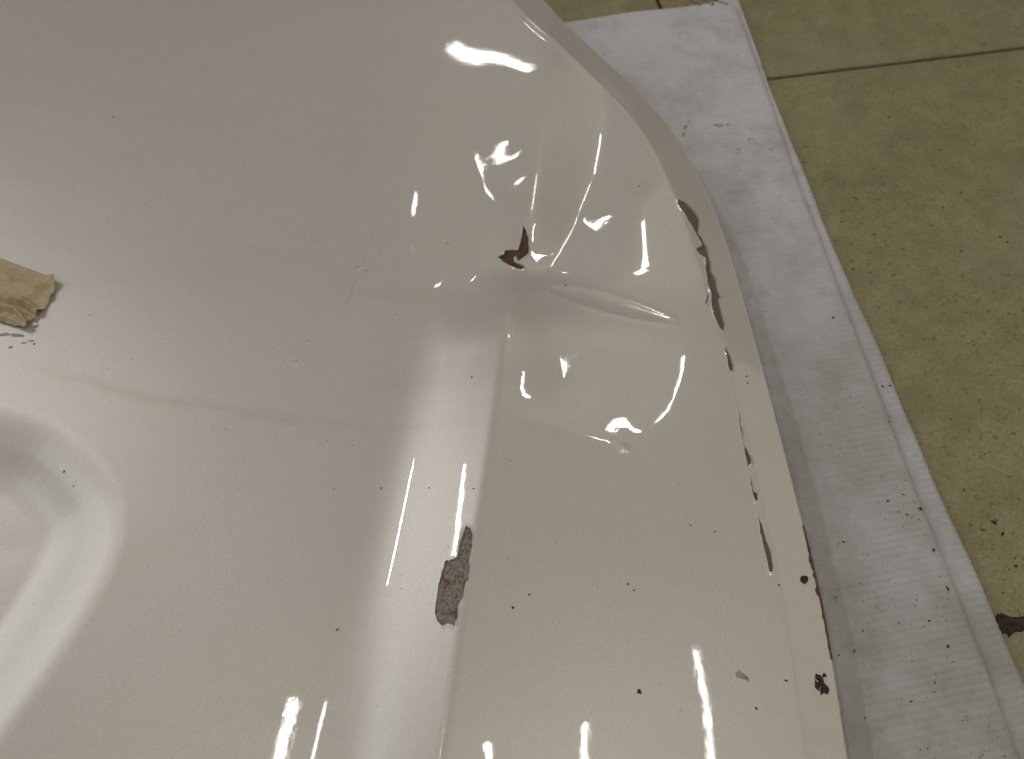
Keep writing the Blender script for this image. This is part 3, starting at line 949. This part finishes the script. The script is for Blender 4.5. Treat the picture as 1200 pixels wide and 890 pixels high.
mt = [(795, 48, 2.6), (837, 95, 1.6), (858, 91, 2.0), (863, 125, 1.8), (857, 224, 2.6), (977, 372, 3.2), (988, 635, 3.6), (1110, 690, 3.4), (1089, 728, 3.2), (1074, 703, 2.2), (1001, 763, 3.0), (983, 768, 2.0), (1096, 800, 2.0), (1068, 822, 2.4), (1110, 758, 3.4), (1040, 588, 3.0), (1078, 597, 3.2), (1094, 645, 3.4), (1076, 610, 2.4), (1058, 580, 2.2), (1062, 604, 2.6), (1052, 601, 2.0), (1035, 452, 3.2), (1044, 451, 2.6), (980, 700, 1.8), (1012, 740, 2.0)]
for _ in range(190):
    y = g.uniform(430, 900); x = np.interp(y, [420, 890], [905, 995]) + (np.interp(y, [420, 890], [1020, 1195]) - np.interp(y, [420, 890], [905, 995])) * g.beta(2.2, 1.3)
    mt.append((x, y, g.uniform(0.6, 1.5)))
for _ in range(60):
    y = g.uniform(20, 430); x = np.interp(y, [0, 430], [800, 960]) + g.uniform(-40, 60)
    mt.append((x, y, g.uniform(0.5, 1.1)))
MP = [at(a, b, ZM) for a, b, _ in mt]
grit('mat_grit', 'dark specks of grit on the ribbed white mat', [((p[0], p[1], ZM + float(wob(p[0], p[1])) + 0.0003), (0, 0, 1), mt[i][2] * PX * g.uniform(0.5, 0.95), mt[i][2] * PX * g.uniform(0.35, 0.6), g.uniform(0, 6)) for i, p in enumerate(MP) if p is not None], M_DIRT)

ft = []
for _ in range(420):
    y = g.uniform(-5, 900); x = np.interp(y, [0, 95, 440, 760, 900], [880, 905, 1055, 1195, 1260]) + abs(g.normal()) * 110 + 4
    ft.append((x, y, g.uniform(0.5, 1.6)))
ft += [(1022, 198, 1.8), (1101, 150, 2.2), (986, 260, 2.6), (1105, 244, 2.4), (1126, 226, 2.6), (1000, 316, 2.2), (1140, 172, 2.2), (1126, 295, 2.8), (1172, 278, 3.0), (1180, 284, 2.6), (1190, 664, 3.2), (1165, 612, 4.2), (1175, 626, 3.4), (1190, 240, 2.0)]
FP = [at(a, b, 0) for a, b, _ in ft]
grit('floor_grit', 'dark specks of grit on the beige tiles', [((p[0], p[1], 0.0003), (0, 0, 1), ft[i][2] * PX * 0.8, ft[i][2] * PX * 0.6, g.uniform(0, 6)) for i, p in enumerate(FP)], M_DIRT)

def clump(name, label, cat, bits, place, mat):
    V_, F_ = [], []
    for i, (x, y, rx, ry, rot, h) in enumerate(bits):
        p, n = place(x, y)
        blob(p[0], p[1], p[2], n, rx * PX, ry * PX, h, rot, 97 * i + int(x), V_, F_)
    return tag(mesh_obj(name, V_, F_, mat, None, smooth=False), label, cat)
def pl_panel(x, y):
    p = on_panel([(x, y)]); return p[0], normals(p[:, 0], p[:, 1])[0]
def pl_mat(x, y):
    p = at(x, y, ZM); return (p[0], p[1], ZM + float(wob(p[0], p[1])) + 0.0002), (0, 0, 1)
def pl_floor(x, y): return at(x, y, 0), (0, 0, 1)
clump('mud_clump', 'largest dark mud spot near the lower hem edge of the panel', 'mud', [(961, 797, 6, 9, 0.2, 0.0010), (966, 807, 5.5, 8, -0.3, 0.0014), (958, 803, 4, 6, 0, 0.0005), (966, 792, 3, 3, 0, 0.0006)], pl_panel, M_DIRT)
clump('mud_clump', 'round black mud spot beside the rusty stretch of hem edge', 'mud', [(941, 680, 5.0, 4.6, 0.2, 0.0012), (944, 678, 3.5, 4, 0.2, 0.0012)], pl_panel, M_DIRT)
clump('mud_smear', 'pale brown mud smear on the lower right of the white panel', 'mud', [(866, 790, 4.5, 4, 0.6, 0.0003), (871, 793, 5, 3.4, -0.6, 0.0004), (876, 796, 3, 2.2, -0.6, 0.0003)], pl_panel, M_SMEAR)
clump('glue_residue', 'brown glue residue just below the paper tape', 'residue', [(42, 383, 5, 3, 0.8, 0.0003), (44, 376, 3, 4, 0, 0.0003), (36, 400, 5, 2, 0.2, 0.00025), (28, 402, 4, 1.8, 0.1, 0.0002), (40, 403, 1.6, 3, 0, 0.0003), (12, 407, 3, 1.8, 0, 0.0002), (20, 393, 9, 3, 0, 0.0003), (5, 392, 8, 3, 0, 0.0003)], pl_panel, M_SMEAR)
clump('dried_drip', 'grey dried drip on the far part of the white mat', 'stain', [(838, 147, 6, 3, 0.1, 0.0004), (845, 148, 8, 3.4, 0, 0.0005), (853, 147, 4, 2, 0, 0.0003)], pl_mat, M_SMEAR)
clump('mud_smear', 'narrow dark smear on the mat touching the panel outline', 'mud', [(801, 157, 2.4, 6, -0.4, 0.0003), (804, 148, 2.6, 7, -0.4, 0.0004), (808, 141, 2, 3, -0.4, 0.0003)], pl_mat, M_SMEAR)
clump('joint_dirt', 'thick black dirt caked in the tile joint beside the mat', 'dirt', [(1172, 734, 10, 13, 0, 0.0012), (1186, 733, 14, 13, 0, 0.0016), (1204, 731, 16, 12, 0, 0.0016), (1224, 729, 16, 11, 0, 0.0014), (1248, 727, 18, 9, 0, 0.0012)], pl_floor, M_DIRT)
clump('frayed_threads', 'black frayed dirt along the far edge of the mat', 'threads', [(800 + 5 * k, 4 + 2.5 * math.sin(k * 2.1), 4.5, 1.3, 0.3 * math.sin(k), 0.0005) for k in range(11)], pl_mat, M_DIRT)

# ------------------------------------------------------------------ scratches and nicks left of the tear
M_NICK = mat_simple('bare_white_nick', (0.80, 0.80, 0.78), (0.86, 0.85, 0.83), 200, 0.25, 0.1, 0.0003, 0.5)
M_SCRATCH = mat_simple('grey_scratch', (0.30, 0.28, 0.25), (0.42, 0.40, 0.36), 200, 0.6)
def scratch(label, bits, mat):
    V_, F_ = [], []
    for i, (x, y, rx, ry, rot, h) in enumerate(bits):
        p, n = pl_panel(x, y)
        blob(p[0], p[1], p[2], n, rx * PX, ry * PX, h, rot, 53 * i + int(x), V_, F_)
    o = mesh_obj('scratch', V_, F_, mat, panel, smooth=False)
    return tag(o, label)
scratch('dotted pale scratch on the flat', [(382 + 48 * t + g.normal() * 0.4, 233 + 32 * t + g.normal() * 0.4, 1.9 * g.uniform(0.4, 1), 0.6, -0.6, 0.00015) for t in np.linspace(0, 1, 13)], M_NICK)
scratch('small bright nick', [(421, 317, 4.2, 1.6, 0.35, 0.0004), (424, 315, 2.2, 1.2, 0.4, 0.0003)], M_NICK)
scratch('dark hairline through the bright nick', [(406 + 13 * t, 356 - 32 * t, 2.2, 0.35, 1.15, 0.0001) for t in np.linspace(0, 1, 12)] + [(425 + 15 * t, 302 - 34 * t, 2.4, 0.25, 1.1, 0.0001) for t in np.linspace(0, 1, 10)] + [(418, 313, 2, 1.2, 0, 0.0002), (429, 317, 2, 1.2, 0, 0.0002)], M_SCRATCH)
scratch('short pale scuffs above the ridge streaks', [(532, 492, 0.5, 4, -0.2, 0.0001), (536, 496, 0.4, 3, 0.3, 0.0001), (558, 484, 0.4, 3, 0, 0.0001), (545, 474, 0.4, 5, -0.2, 0.0001), (508, 503, 1.6, 0.7, 0, 0.0002), (555, 500, 0.4, 6, -0.15, 0.0001)], M_NICK)
